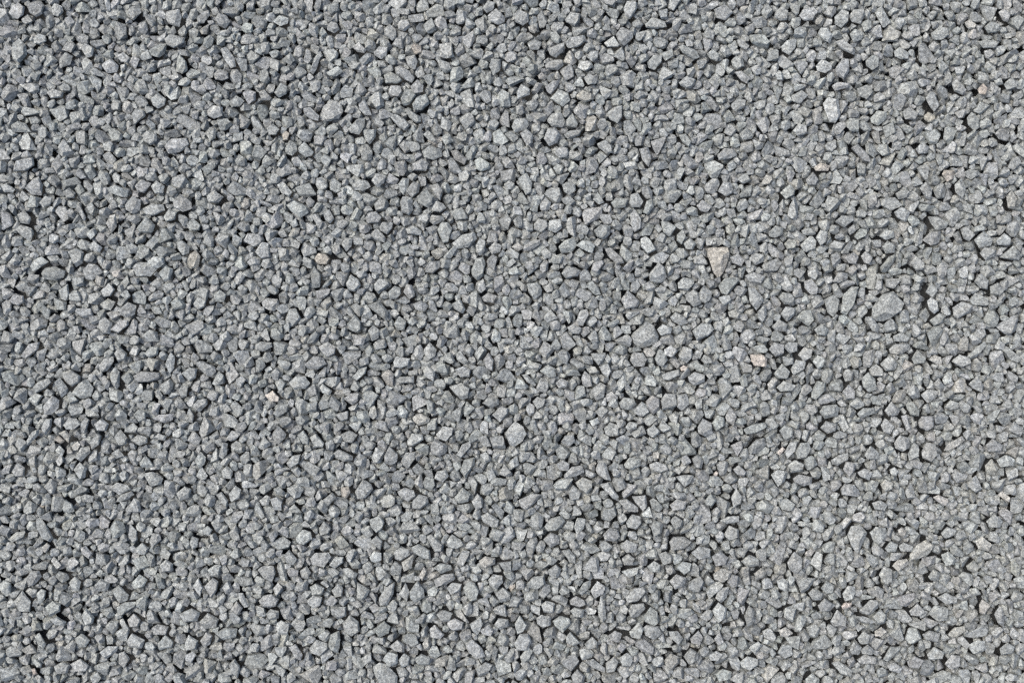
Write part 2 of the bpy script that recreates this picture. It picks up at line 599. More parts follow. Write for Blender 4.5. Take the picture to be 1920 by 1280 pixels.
(0, 960): """
265,50 290,25 340,90 390,190 370,220 320,200 280,120
60,200 120,150 185,145 180,185 90,225
960,190 970,90 1020,140 1025,210 990,235
1115,220 1140,160 1190,170 1200,210 1140,270
1420,230 1440,180 1490,200 1480,260 1440,280
700,550 750,500 815,540 800,590 730,600
970,550 1040,470 1100,510 1070,560 1000,580
190,500 230,445 290,440 310,480 260,540 210,560
415,480 450,440 510,460 520,500 470,530
515,530 560,480 605,520 590,590 540,580
110,670 170,590 230,670 225,740 150,740
275,610 310,575 345,590 335,650 300,690
340,710 390,665 455,690 450,740 380,780
830,590 890,550 960,620 950,660 890,680 860,620
870,720 920,680 1010,670 1010,700 920,770 880,760
380,800 430,780 495,820 480,850 420,845
610,780 640,720 700,790 690,830 640,850
785,860 820,820 880,820 880,870 840,920
870,900 920,870 965,900 940,970 890,970
560,950 610,910 670,960 640,1010 600,1010
945,970 990,910 1080,960 1060,1020 970,1010
1185,980 1240,920 1300,970 1290,1010 1200,1030
1505,960 1550,895 1600,920 1580,980 1540,1010
1390,980 1420,915 1490,960 1470,1020 1400,1030
745,1050 800,1010 875,1010 860,1060 790,1100
1500,820 1560,755 1640,800 1620,860 1540,870
1620,900 1700,860 1780,870 1770,930 1680,950
1540,550 1600,490 1640,520 1630,580 1590,640
1450,550 1490,490 1525,560 1500,630
1135,870 1180,840 1260,860 1240,920 1150,920
530,1140 600,1100 660,1150 640,1190 560,1190
400,1160 460,1125 520,1150 500,1210 430,1210
1195,400 1240,355 1290,390 1290,440 1220,450
1740,720 1780,660 1825,710 1790,770
1725,1130 1770,1090 1810,1150 1790,1230 1750,1200
1400,1060 1450,1035 1480,1060 1440,1120 1400,1100 l
1560,430 1620,390 1660,400 1640,470 1590,480 l
165,1030 230,985 285,1050 210,1065 k
270,930 300,900 350,980 330,1020 290,980
955,810 1000,760 1050,810 1030,860 970,860
240,1170 265,1165 285,1205 255,1215 r
1350,760 1440,720 1500,750 1480,810 1390,820 d
1790,600 1830,600 1870,700 1840,705 1800,650
1015,270 1060,235 1110,270 1080,320 1030,320
600,270 640,255 685,310 660,350 610,310
890,1060 930,1045 970,1100 930,1170 890,1130
315,260 350,230 375,250 345,305 320,290 c
1520,130 1560,100 1595,130 1570,170 1530,165 l
885,810 920,800 970,880 950,910 910,860 l
""",
(480, 960): """
880,1160 930,1130 985,1150 1055,1230 1050,1285 930,1290 890,1220 l
15,430 60,400 130,400 150,450 120,520 60,490
405,350 440,310 540,305 560,340 510,410 420,395
545,400 590,340 650,340 650,380 590,425
850,340 880,300 935,310 935,365 890,385 860,370 l
1035,300 1080,270 1140,280 1150,320 1080,365 1045,350
1160,270 1220,245 1300,290 1305,350 1250,350 1180,310
1430,220 1470,170 1530,210 1560,250 1500,275 1440,260
850,60 920,30 960,80 940,130 900,155 860,110
470,120 510,70 560,120 540,160 480,175
300,190 350,130 410,150 420,200 360,240 310,230
860,220 900,180 945,220 930,285 880,250
1000,430 1040,370 1095,410 1080,470 1020,475 d
1090,380 1180,320 1165,420 1110,445 k
1330,520 1400,470 1480,460 1490,500 1430,540 1350,565
1330,420 1380,385 1460,395 1470,430 1390,460
1430,570 1470,530 1540,540 1530,590 1460,620
1555,570 1590,525 1640,540 1670,590 1650,660 1600,670 1565,620
1745,510 1780,470 1845,480 1850,530 1800,580 1755,550
1675,370 1720,335 1790,350 1790,390 1720,425 1685,400 c
405,560 450,535 510,570 490,620 420,620
385,660 430,620 495,640 480,700 430,720 390,690 l
565,590 610,540 650,570 640,630 590,640
755,530 850,590 830,630 790,670 755,650
920,650 970,570 1035,530 1025,620 980,700 930,700
1070,620 1120,535 1150,600 1130,670
1150,600 1210,520 1255,580 1260,640 1190,675 1155,650
555,720 670,715 670,780 610,805 565,770
645,840 700,780 765,830 770,900 710,935 660,900
880,880 960,820 1005,860 990,910 920,940
1300,880 1340,850 1410,920 1380,950 1310,940
1435,830 1490,800 1555,830 1540,880 1480,890 1440,865
400,1020 450,960 530,985 540,1020 480,1075 410,1055
540,1000 560,920 620,895 630,960 610,1060 570,1040
250,1010 300,985 350,1060 340,1110 290,1080
150,830 190,805 250,840 240,910 170,910 l
1570,1000 1620,960 1690,1020 1715,1090 1650,1100 1590,1050
1650,1180 1720,1130 1775,1150 1740,1210 1670,1240
945,1110 990,1050 1060,1070 1060,1130 1000,1160
1070,1110 1110,1060 1150,1090 1145,1150 1090,1165
790,1095 860,1050 870,1110 820,1145
1355,770 1400,735 1475,760 1450,820 1390,825
1690,30 1740,5 1820,60 1810,110 1760,110 1700,70
1605,840 1680,790 1700,840 1660,930 1620,880
1795,620 1850,570 1910,610 1900,660 1840,680
1000,1010 1060,960 1110,1000 1110,1050 1040,1040
1190,1100 1240,1060 1305,1090 1300,1140 1220,1140 d
25,660 60,620 120,610 170,650 150,700 50,705
75,760 110,725 170,740 170,790 110,805
1680,890 1740,850 1780,890 1760,930 1700,920
640,430 680,415 760,460 740,500 690,490
1820,380 1915,370 1915,450 1870,450
215,320 250,280 310,350 280,395 230,380
1220,480 1260,410 1280,450 1250,520 c
330,440 380,405 410,450 390,500 345,490
1785,850 1820,800 1890,810 1890,860 1830,885
""",
(960, 960): """
1180,220 1210,180 1290,185 1345,220 1290,270 1200,285
685,170 730,120 790,130 810,180 770,215 700,210
245,110 290,50 370,30 400,75 340,135 270,140
465,110 490,45 550,50 540,120 490,160
855,70 900,15 960,30 970,80 930,125 870,110
815,250 860,205 940,240 925,295 860,300
820,340 870,305 915,340 900,390 840,390
235,210 290,155 350,180 355,240 290,270
380,290 430,280 475,330 475,385 430,370
110,540 160,490 240,480 250,540 190,585 130,570
270,440 330,395 370,430 350,490 300,500
590,590 640,515 700,560 680,610 620,640
495,600 540,530 590,510 590,560 530,625
855,640 910,570 980,555 1000,590 940,660 870,675
870,730 900,685 985,675 995,720 950,780 890,780
985,780 1040,705 1090,750 1100,820 1060,850 1000,820
880,890 950,820 985,870 960,940 890,935
985,860 1010,840 1090,850 1120,900 1070,950 1000,920
310,820 360,780 430,800 445,840 380,905 330,860
185,800 220,775 290,790 290,850 230,865 190,840
20,840 60,780 110,850 80,900 40,915
20,990 60,920 120,920 145,970 110,1040 40,1040
645,720 665,630 690,660 705,790 680,820 650,780
435,660 480,630 540,660 555,690 500,710 440,690
435,740 470,715 545,730 530,790 470,780
405,940 440,900 510,980 470,1000 410,980
920,970 990,950 1060,1010 1055,1060 1000,1050 930,1000
805,1090 860,1050 910,1090 890,1150 830,1150
705,1130 760,1085 800,1120 770,1190 710,1200
1145,1110 1190,1055 1250,1080 1250,1130 1200,1175 1155,1150 k
1290,1080 1340,1020 1400,1060 1390,1110 1330,1140
1715,1130 1770,1085 1850,1110 1850,1150 1790,1190 1730,1165 l
1510,460 1570,420 1645,440 1630,490 1580,525 1520,500 k
1615,520 1650,465 1700,480 1690,550 1650,565
1180,510 1230,460 1300,490 1290,540 1220,570
1230,410 1280,365 1340,380 1330,430 1290,460 l
1095,310 1150,290 1195,320 1190,370 1130,390
1010,400 1060,360 1110,390 1100,440 1040,440
1720,370 1780,320 1850,350 1850,400 1770,410
1340,300 1400,250 1480,270 1480,330 1400,350
1500,330 1560,290 1620,340 1600,390 1530,400
1505,740 1550,680 1610,720 1600,800 1550,830
1745,780 1780,700 1820,740 1815,830 1770,860
1340,950 1400,890 1435,940 1410,990 1350,980
1175,890 1240,890 1280,940 1250,990 1190,940
550,1120 610,1100 700,1170 690,1200 620,1170
445,1230 490,1180 545,1230 530,1280 460,1280
60,1090 120,1020 155,1050 130,1110 80,1140
545,985 600,930 640,970 640,1010 570,1025
1185,60 1220,20 1280,60 1270,110 1220,120
1820,460 1870,420 1915,440 1890,490 1830,515 k
1525,640 1560,570 1630,560 1610,640 1570,680
1590,170 1630,100 1700,130 1700,190 1630,210
1560,60 1620,30 1700,25 1700,70 1610,85 l
1520,950 1560,890 1590,970 1550,1000
1780,1020 1850,970 1880,1000 1830,1065 l
1530,1220 1580,1180 1650,1200 1640,1250 1560,1270
720,920 770,885 830,910 800,970 740,960
1040,100 1070,60 1130,80 1120,150 1060,180
220,700 260,670 320,690 310,760 240,750
1480,1070 1540,1040 1580,1070 1540,1115 1490,1110
820,440 880,420 950,410 940,460 880,490
830,930 860,920 930,960 900,990 k
""",
(1440, 960): """
600,170 630,110 690,95 750,160 720,230 680,320 630,260
765,150 810,110 880,120 890,170 830,245 785,200
1065,320 1110,250 1180,210 1230,240 1215,300 1130,345 1070,355 c
935,400 970,360 1040,350 1060,385 980,445 c
980,250 1020,225 1095,255 1080,295 1000,290
1560,220 1610,185 1680,240 1650,290 1580,270 c
1300,160 1350,110 1415,130 1390,180 1330,200
150,380 200,300 260,350 255,420 210,460 165,430
225,520 280,490 360,500 310,580 250,610
305,610 340,575 415,610 400,660 340,660
380,700 430,650 510,700 470,740 400,745
690,740 770,660 820,660 825,720 770,770 710,760
560,610 600,550 665,560 640,640 580,665
400,570 440,515 500,550 490,600 440,610
835,470 870,405 930,430 930,520 880,540
470,820 520,730 590,790 580,850 500,855
1210,760 1260,700 1355,720 1350,810 1280,820
1270,640 1340,605 1420,640 1420,680 1340,690
1350,920 1400,865 1480,850 1475,890 1400,945 c
1165,920 1220,890 1295,910 1270,980 1190,960
670,940 720,885 765,930 750,980 690,985
610,1030 640,970 700,1010 680,1070 630,1060
700,1030 750,990 805,1040 780,1070 710,1060
870,1100 920,1010 1000,1010 980,1050 900,1120
1195,1070 1250,1010 1320,1050 1300,1100 1210,1105
1500,1000 1560,960 1630,960 1610,1040 1540,1060
675,1110 730,1070 820,1090 810,1140 700,1140
1050,1120 1100,1080 1170,1110 1130,1170 1060,1160
80,1060 110,1000 180,1000 190,1070 130,1100
285,1250 330,1210 390,1255 380,1280 285,1280
480,1130 540,1120 630,1190 620,1230 550,1210
1690,760 1730,700 1765,750 1760,850 1720,830
1580,700 1610,645 1660,700 1620,760 1585,750 c
1300,320 1350,295 1405,340 1390,390 1330,400
1200,480 1240,430 1290,450 1280,510 1220,510
1640,70 1700,15 1770,70 1740,115 1660,110
900,1150 960,1130 1010,1170 990,1210 920,1190
655,780 720,780 815,820 770,835 700,820
1060,740 1120,680 1175,740 1130,775 1070,770
130,940 245,930 230,1030 180,1010
1730,1010 1780,970 1840,1000 1820,1050 1740,1060
1330,1140 1380,1070 1440,1080 1440,1160 1370,1180
800,890 850,860 890,890 840,930 805,925 c
550,700 580,675 630,680 620,710 560,725 p
1490,400 1540,360 1590,410 1550,450 1500,430 c
770,260 820,245 875,290 830,330 785,310
880,270 920,215 975,240 960,290 900,300
85,890 140,865 190,910 150,940 100,930 c
970,130 1000,110 1035,140 1010,180 975,165 c
""",
}

# ------------------------------------------------------------------ materials
def node(nt, kind, **kw):
    n = nt.nodes.new(kind)
    for k, v in kw.items():
        setattr(n, k, v)
    return n

def granite_material():
    """crushed grey granite: the colour of each rock comes from the attribute rock, grain and roughness from noise"""
    m = bpy.data.materials.new("crushed_granite")
    m.use_nodes = True
    nt = m.node_tree
    nt.nodes.clear()
    L = nt.links.new
    out = node(nt, "ShaderNodeOutputMaterial")
    bs = node(nt, "ShaderNodeBsdfPrincipled")
    bs.inputs["Roughness"].default_value = 0.82
    bs.inputs["Specular IOR Level"].default_value = 0.35
    L(bs.outputs[0], out.inputs[0])
    at = node(nt, "ShaderNodeAttribute", attribute_name="rock")
    geo = node(nt, "ShaderNodeNewGeometry")
    def noise_tex(scale, detail, rough):
        n = node(nt, "ShaderNodeTexNoise")
        n.inputs["Scale"].default_value = scale
        n.inputs["Detail"].default_value = detail
        n.inputs["Roughness"].default_value = rough
        L(geo.outputs["Position"], n.inputs["Vector"])
        return n
    def ramp(src, lo, hi, a, b):
        r = node(nt, "ShaderNodeMapRange")
        r.inputs["From Min"].default_value, r.inputs["From Max"].default_value = lo, hi
        r.inputs["To Min"].default_value, r.inputs["To Max"].default_value = a, b
        L(src, r.inputs["Value"])
        return r
    def mix(fac, a, b, mode='MIX'):
        x = node(nt, "ShaderNodeMix", data_type='RGBA', blend_type=mode)
        for sock, val in ((x.inputs["Factor"], fac), (x.inputs[6], a), (x.inputs[7], b)):
            if hasattr(val, "is_output"):
                L(val, sock)
            else:
                sock.default_value = val
        return x.outputs[2]
    grain = noise_tex(370, 4, 0.8)          # feldspar and quartz grains, a millimetre or two
    patch = noise_tex(190, 3, 0.6)            # paler and darker areas of one stone
    tint = noise_tex(38, 2, 0.5)             # faint iron staining
    g = ramp(grain.outputs["Fac"], 0.33, 0.67, 0.38, 1.74)
    p = ramp(patch.outputs["Fac"], 0.33, 0.67, 0.70, 1.30)
    mul = node(nt, "ShaderNodeMath", operation='MULTIPLY')
    L(g.outputs[0], mul.inputs[0]); L(p.outputs[0], mul.inputs[1])
    vcol = node(nt, "ShaderNodeCombineColor")
    for i in range(3):
        L(mul.outputs[0], vcol.inputs[i])
    base = mix(1.0, at.outputs["Color"], vcol.outputs[0], 'MULTIPLY')
    st = ramp(tint.outputs["Fac"], 0.60, 0.72, 0.0, 0.35)
    warm = mix(1.0, base, (1.06, 1.0, 0.90, 1), 'MULTIPLY')
    base = mix(st.outputs[0], base, warm)
    # dark mica specks
    vor = node(nt, "ShaderNodeTexVoronoi")
    vor.inputs["Scale"].default_value = 520
    L(geo.outputs["Position"], vor.inputs["Vector"])
    spk = ramp(vor.outputs["Distance"], 0.10, 0.24, 0.55, 0.0)
    base = mix(spk.outputs[0], base, (0.07, 0.075, 0.08, 1))
    L(base, bs.inputs["Base Color"])
    # broken, grainy faces
    b1 = node(nt, "ShaderNodeBump"); b1.inputs["Strength"].default_value = 0.55; b1.inputs["Distance"].default_value = 0.0016
    b2 = node(nt, "ShaderNodeBump"); b2.inputs["Strength"].default_value = 0.5; b2.inputs["Distance"].default_value = 0.004
    rough = noise_tex(170, 4, 0.65)
    L(rough.outputs["Fac"], b2.inputs["Height"])
    L(grain.outputs["Fac"], b1.inputs["Height"])
    L(b2.outputs[0], b1.inputs["Normal"])
    L(b1.outputs[0], bs.inputs["Normal"])
    return m

def ground_material():
    m = bpy.data.materials.new("stony_ground")
    m.use_nodes = True
    nt = m.node_tree
    L = nt.links.new
    bs = nt.nodes["Principled BSDF"]
    bs.inputs["Roughness"].default_value = 0.9
    geo = node(nt, "ShaderNodeNewGeometry")
    v = node(nt, "ShaderNodeTexVoronoi"); v.inputs["Scale"].default_value = 55
    L(geo.outputs["Position"], v.inputs["Vector"])
    n = node(nt, "ShaderNodeTexNoise"); n.inputs["Scale"].default_value = 300
    L(geo.outputs["Position"], n.inputs["Vector"])
    r = node(nt, "ShaderNodeValToRGB")
    r.color_ramp.elements[0].color = (0.04, 0.043, 0.044, 1)
    r.color_ramp.elements[1].color = (0.10, 0.105, 0.106, 1)
    mx = node(nt, "ShaderNodeMix", data_type='RGBA'); mx.inputs["Factor"].default_value = 0.5
    L(v.outputs["Color"], mx.inputs[6]); L(n.outputs["Color"], mx.inputs[7])
    L(mx.outputs[2], r.inputs[0]); L(r.outputs[0], bs.inputs["Base Color"])
    b = node(nt, "ShaderNodeBump"); b.inputs["Distance"].default_value = 0.012
    inv = node(nt, "ShaderNodeMath", operation='SUBTRACT'); inv.inputs[0].default_value = 1.0
    L(v.outputs["Distance"], inv.inputs[1]); L(inv.outputs[0], b.inputs["Height"])
    L(b.outputs[0], bs.inputs["Normal"])
    return m

GRANITE, GROUND = granite_material(), ground_material()

ROCK = {'g': (0.279, 0.300, 0.299), 'l': (0.322, 0.348, 0.347), 'b': (0.372, 0.396, 0.393), 'd': (0.230, 0.251, 0.253),
        't': (0.328, 0.318, 0.284), 'w': (0.372, 0.366, 0.330), 'p': (0.450, 0.425, 0.388), 'c': (0.336, 0.345, 0.328),
        'k': (0.282, 0.294, 0.280), 'r': (0.29, 0.266, 0.24)}
def rock_colour(kind):
    c = np.array(ROCK[kind])
    return np.append(c * math.exp(rng.normal(0, 0.085)) * (1 + rng.normal(0, 0.007, 3)), 1.0)

# ------------------------------------------------------------------ stone shapes: convex bodies cut by flat breaks
TRI = {}
def corners(N, D):
    m = len(D)
    if m not in TRI:
        TRI[m] = np.array([(i, j, k) for i in range(m) for j in range(i) for k in range(j)])
    t = TRI[m]
    A = N[t]
    det = np.linalg.det(A)
    ok = np.abs(det) > 1e-4
    X = np.linalg.solve(A[ok], D[t][ok][..., None])[..., 0]
    X = X[(X @ N.T <= D + 1e-5).all(1)]
    keep = []
    for x in X:
        if not any(np.abs(x - q).max() < 1e-3 for q in keep):
            keep.append(x)
    return np.array(keep)

def body(N, D, bevel, fine=0.0, rough=0.0, seed=0):
    """vertices and triangles of the convex body N.x <= D with worn edges; fine = longest edge, rough = unevenness"""
    bm = bmesh.new()
    for x in corners(N, D):
        bm.verts.new(x)
    r = bmesh.ops.convex_hull(bm, input=bm.verts[:])
    bmesh.ops.delete(bm, geom=[v for v in bm.verts if not v.link_faces], context='VERTS')
    bmesh.ops.dissolve_limit(bm, angle_limit=math.radians(2), verts=bm.verts[:], edges=bm.edges[:])
    if bevel:
        bmesh.ops.bevel(bm, geom=bm.edges[:], offset=bevel, offset_type='OFFSET', segments=1, profile=0.5,
                        affect='EDGES', clamp_overlap=True)
    bmesh.ops.remove_doubles(bm, verts=bm.verts[:], dist=1e-4)
    bmesh.ops.triangulate(bm, faces=bm.faces[:])
    if fine:
        for _ in range(3):
            e = [q for q in bm.edges if q.calc_length() > fine]
            if not e:
                break
            bmesh.ops.subdivide_edges(bm, edges=e, cuts=1)
            bmesh.ops.triangulate(bm, faces=bm.faces[:])
    bmesh.ops.recalc_face_normals(bm, faces=bm.faces[:])
    if rough:
        bm.normal_update()
        o = Vector((seed * 7.31, seed * 3.17, seed * 1.93))
        mv = []
        for v in bm.verts:
            a = noise.noise(v.co * 0.11 + o) * 1.0 + noise.noise(v.co * 0.3 + o) * 0.5
            mv.append(v.co + v.normal * a * rough)
        for v, c in zip(bm.verts, mv):
            v.co = c
    bm.verts.index_update()
    V = np.array([v.co[:] for v in bm.verts])
    F = np.array([[v.index for v in f.verts] for f in bm.faces])
    bm.free()
    return V, F

def area_normals(V, F):
    n = np.cross(V[F[:, 1]] - V[F[:, 0]], V[F[:, 2]] - V[F[:, 0]])
    ln = np.linalg.norm(n, axis=1, keepdims=True)
    n = n * ln                                   # squared area: broad faces stay flat, worn edges turn softly
    out = np.zeros_like(V)
    for k in range(3):
        np.add.at(out, F[:, k], n)
    return out / np.maximum(np.linalg.norm(out, axis=1, keepdims=True), 1e-12)

def random_planes(m, sliver=False):
    while True:
        ax = np.array([0.5 * rng.uniform(1.0, 1.28), 0.5 * rng.uniform(0.62, 0.95), 0.5 * rng.uniform(0.38, 0.72)])
        if sliver:
            ax = np.array([0.5 * rng.uniform(1.3, 1.6), 0.5 * rng.uniform(0.5, 0.7), 0.5 * rng.uniform(0.25, 0.5)])
        ax[:2] /= math.sqrt(4 * ax[0] * ax[1])
        n = rng.normal(size=(m, 3)); n /= np.linalg.norm(n, axis=1, keepdims=True)
        for _ in range(12):                       # push the normals apart
            df = n[:, None] - n[None]
            d2 = (df ** 2).sum(2) + np.eye(m)
            n = n + 0.05 * (df / d2[..., None] ** 1.5).sum(1) / m * 3
            n /= np.linalg.norm(n, axis=1, keepdims=True)
        d = np.sqrt(((n * ax) ** 2).sum(1)) * rng.uniform(0.80, 1.0, m)
        V = corners(n, d)
        if len(V) >= 6 and np.abs(V).max() < (1.3 if sliver else 0.95):
            return n, d

LIB = []
def library(count, lo, hi, bevel, sliver=False):
    ids = []
    for _ in range(count):
        n, d = random_planes(int(rng.integers(lo, hi)), sliver)
        V, F = body(n, d, bevel * rng.uniform(0.6, 1.3) if bevel else 0)
        V = V + rng.normal(0, 0.011, V.shape)
        LIB.append((n, d, V, F, area_normals(V, F)))
        ids.append(len(LIB) - 1)
    return ids
LIB_FINE = library(170, 8, 14, 0.04)
LIB_SLIVER = library(55, 8, 12, 0.04, True)
LIB_CHIP = library(60, 7, 10, 0.05)
LIB_BASE = library(30, 8, 10, 0)
print("library", round(time.time() - T0, 1), sum(len(l[3]) for l in LIB) / len(LIB))

# ------------------------------------------------------------------ settling stones on a height field
def undulation(X, Y):
    return (3.2 * np.sin(X / 118.0 + 0.6 * np.sin(Y / 260.0)) + 2.6 * np.sin(X / 61.0 - Y / 190.0 + 1.0)
            + 2.2 * np.sin(Y / 143.0 + X / 300.0 + 2.0))

class Bed:
    def __init__(self, w, h, flat=False, cell=1.6):
        self.c = cell
        self.w, self.h = w, h = int(round(w / cell)), int(round(h / cell))
        X, Y = np.meshgrid((np.arange(w) - w / 2) * cell, (np.arange(h) - h / 2) * cell)
        self.L = np.zeros((h, w), np.float32) if flat else undulation(X, Y).astype(np.float32)
        self.H = self.L - 28.0
        self.placed = []                       # (library id, rotation, size, x, y, z)
    def raster(self, n, d):
        # n rotated normals, d scaled distances, units of the grid -> cells, bottoms, tops
        R = int(math.ceil(d.max() * 1.2 / self.c)) + 1
        a = np.arange(-R, R + 1)
        jx, jy = np.meshgrid(a, a)
        jx, jy = jx.ravel(), jy.ravel()
        gx, gy = jx * self.c, jy * self.c
        up, dn = n[:, 2] > 1e-3, n[:, 2] < -1e-3
        zt = ((d[up] - np.outer(gx, n[up, 0]) - np.outer(gy, n[up, 1])) / n[up, 2]).min(1)
        zb = ((d[dn] - np.outer(gx, n[dn, 0]) - np.outer(gy, n[dn, 1])) / n[dn, 2]).max(1)
        m = zt > zb
        return jx[m], jy[m], zb[m], zt[m]
    def stamp(self, cx, cy, gx, gy, top):
        ix, iy = (gx + cx) % self.w, (gy + cy) % self.h
        self.H[iy, ix] = np.maximum(self.H[iy, ix], top)
    def find_hollows(self, radius, share):
        # cells where a stone of that radius would come to rest lowest
        r = max(1, int(round(radius / self.c)))
        M = self.H
        for ax in (0, 1):
            M = np.maximum.reduce([np.roll(M, k, axis=ax) for k in range(-r, r + 1)])
        M = (M - self.L).ravel()
        self.hollows = np.flatnonzero(M <= np.quantile(M[::17], share))
    def settle(self, lib, size, K, limit, tries=2, inset=0.9):
        best = None
        for _ in range(tries):
            k = lib[int(rng.integers(len(lib)))]
            n, d = LIB[k][0], LIB[k][1] * size
            R = rotation()
            n = n @ R.T
            gx, gy, zb, zt = self.raster(n, d)
            if len(gx) < 6:
                continue
            pick = self.hollows[rng.integers(0, len(self.hollows), K)]
            cx, cy = pick % self.w, pick // self.w
            for step in (0, 3, 1):
                if step:
                    o = best_l[1:3] if best_l else None
                    ox = np.array([1, -1, 0, 0, 1, -1, 1, -1]) * step; oy = np.array([0, 0, 1, -1, 1, -1, -1, 1]) * step
                    cx, cy = (best_l[1] + ox) % self.w, (best_l[2] + oy) % self.h
                else:
                    best_l = None
                Hp = self.H[(cy[:, None] + gy) % self.h, (cx[:, None] + gx) % self.w]
                z = (Hp - zb).max(1) - inset
                sc = z - self.L[cy % self.h, cx % self.w]
                i = int(sc.argmin())
                if best_l is None or sc[i] < best_l[0]:
                    best_l = (sc[i], int(cx[i]), int(cy[i]), z[i], k, R, gx, gy, zt)
            if best is None or best_l[0] < best[0]:
                best = best_l
        if best is None:
            return False
        sc, cx, cy, z, k, R, gx, gy, zt = best
        if sc + zt.max() > limit:
            return False
        self.stamp(cx, cy, gx, gy, z + zt)
        self.placed.append((k, R, size, (cx - self.w / 2) * self.c, (cy - self.h / 2) * self.c, float(z)))
        return True
    def fill(self, lib, attempts, median, spread, lo, hi, K, limit, tries=2, every=100, share=0.08):
        got = 0
        for q in range(attempts):
            if q % every == 0:
                self.find_hollows(0.30 * median, share)
            s = float(np.clip(median * math.exp(rng.normal(0, spread)), lo, hi))
            got += self.settle(lib, s, K, limit, tries)
        return got

def rotation():
    yaw = rng.uniform(0, 2 * math.pi)
    tilt = abs(rng.normal(0, math.radians(27))) if rng.random() > 0.18 else rng.uniform(0, math.pi / 2)
    az = rng.uniform(0, 2 * math.pi)
    c, s = math.cos(yaw), math.sin(yaw)
    Rz = np.array([[c, -s, 0], [s, c, 0], [0, 0, 1]])
    u = np.array([math.cos(az), math.sin(az), 0])
    K = np.array([[0, -u[2], u[1]], [u[2], 0, -u[0]], [-u[1], u[0], 0]])
    return (np.eye(3) + math.sin(tilt) * K + (1 - math.cos(tilt)) * K @ K) @ Rz

# ------------------------------------------------------------------ the larger stones, from the survey
def hull2(p):
    p = sorted(map(tuple, p))
    def half(q):
        h = []
        for a in q:
            while len(h) > 1 and (h[-1][0] - h[-2][0]) * (a[1] - h[-2][1]) - (h[-1][1] - h[-2][1]) * (a[0] - h[-2][0]) <= 0:
                h.pop()
            h.append(a)
        return h[:-1]
    return np.array(half(p) + half(p[::-1]))

survey = []
for (ox, oy), text in SURVEY.items():
    for line in text.strip().splitlines():
        tok = line.split()
        kind = tok.pop() if ',' not in tok[-1] else 'g'
        q = np.array([[float(v) for v in t.split(',')] for t in tok]) / 4.0
        p = hull2(np.column_stack((q[:, 0] + ox - 960, 640 - (q[:, 1] + oy))))
        c = p.mean(0)
        x, y = (p - c).T
        area = abs(np.sum(x * np.roll(y, -1) - y * np.roll(x, -1))) / 2
        survey.append(dict(poly=(p - c) * 1.05, c=c, area=area, kind=kind))
survey.sort(key=lambda s: -s['area'])
for i, s in enumerate(survey):
    p = s['poly']
    w = math.sqrt(s['area'])
    N, D = [], []
    for a, b in zip(p, np.roll(p, -1, axis=0)):
        e = b - a
        e = np.array([e[1], -e[0]]) / np.linalg.norm(e)
        dist = e @ a
        ze = rng.uniform(0.0, 0.10) * w + (0.06 * w if s['kind'] == 'b' else 0)
        al = math.radians(rng.uniform(10, 28) if s['kind'] == 'b' or rng.random() < 0.6 else rng.uniform(34, 60))
        be = math.radians(rng.uniform(15, 40))
        for t in (al, -be):
            n3 = np.array([e[0] * math.cos(t), e[1] * math.cos(t), math.sin(t)])
            N.append(n3); D.append(dist * math.cos(t) + ze * math.sin(t))
    h = w * rng.uniform(0.22, 0.32)
    for k in range(int(rng.integers(1, 4))):
        az, ti = rng.uniform(0, 2 * math.pi), math.radians(rng.uniform(2, 9) if k == 0 else rng.uniform(8, 30))
        N.append([math.sin(ti) * math.cos(az), math.sin(ti) * math.sin(az), math.cos(ti)])
        D.append(h * (1.0 if k == 0 else rng.uniform(0.95, 1.25)))
    N.append([0, 0, -1]); D.append(w * rng.uniform(0.25, 0.4))
    s['N'], s['D'] = np.array(N), np.array(D)
    s['V'], s['F'] = body(s['N'], s['D'], w * (0.13 if s['kind'] in 'bw' else rng.uniform(0.05, 0.10)), fine=max(6.0, w * 0.3), rough=0.034 * w, seed=i)
print("survey", len(survey), round(time.time() - T0, 1), sum(len(s['F']) for s in survey))

bed = Bed(2160, 1440)
print("base", bed.fill(LIB_CHIP, 4600, 20, 0.15, 15, 26, 4, -8, tries=1, every=300, share=0.4), round(time.time() - T0, 1))
for s in survey:
    x, y = s['c']
    gx, gy, zb, zt = bed.raster(s['N'], s['D'])
    cx, cy = int(round(x / bed.c + bed.w / 2)), int(round(y / bed.c + bed.h / 2))
    w = math.sqrt(s['area'])
    lev = bed.L[cy, cx]
    s['z'] = lev + (6.5 if s['kind'] in 'bw' else rng.uniform(2.0, 5.5)) - np.percentile(zt, 90)
    bed.stamp(cx, cy, gx, gy, s['z'] + zt)
n_base = len(bed.placed)
print("medium", bed.fill(LIB_FINE + LIB_SLIVER, 3400, 23, 0.15, 17, 30, 12, 4.5, every=140, share=0.12), round(time.time() - T0, 1))
print("small", bed.fill(LIB_FINE + LIB_SLIVER, 5600, 17.2, 0.16, 12.5, 23, 14, 4.0, tries=1, every=100, share=0.06), round(time.time() - T0, 1))
print("chips", bed.fill(LIB_CHIP, 7000, 11.2, 0.2, 8, 15, 12, 0.5, tries=1, every=120, share=0.03), round(time.time() - T0, 1))

tile = Bed(720, 720, flat=True, cell=2.0)
tile.fill(LIB_BASE, 800, 21, 0.15, 15, 27, 4, -9, tries=1, every=80, share=0.4)
n_tbase = len(tile.placed)
tile.fill(LIB_CHIP, 900, 23, 0.22, 16, 36, 12, 4, tries=1, every=40)
tile.fill(LIB_CHIP, 1700, 15, 0.2, 10, 20, 12, 2, tries=1, every=50, share=0.05)
print("tile", len(tile.placed), round(time.time() - T0, 1))

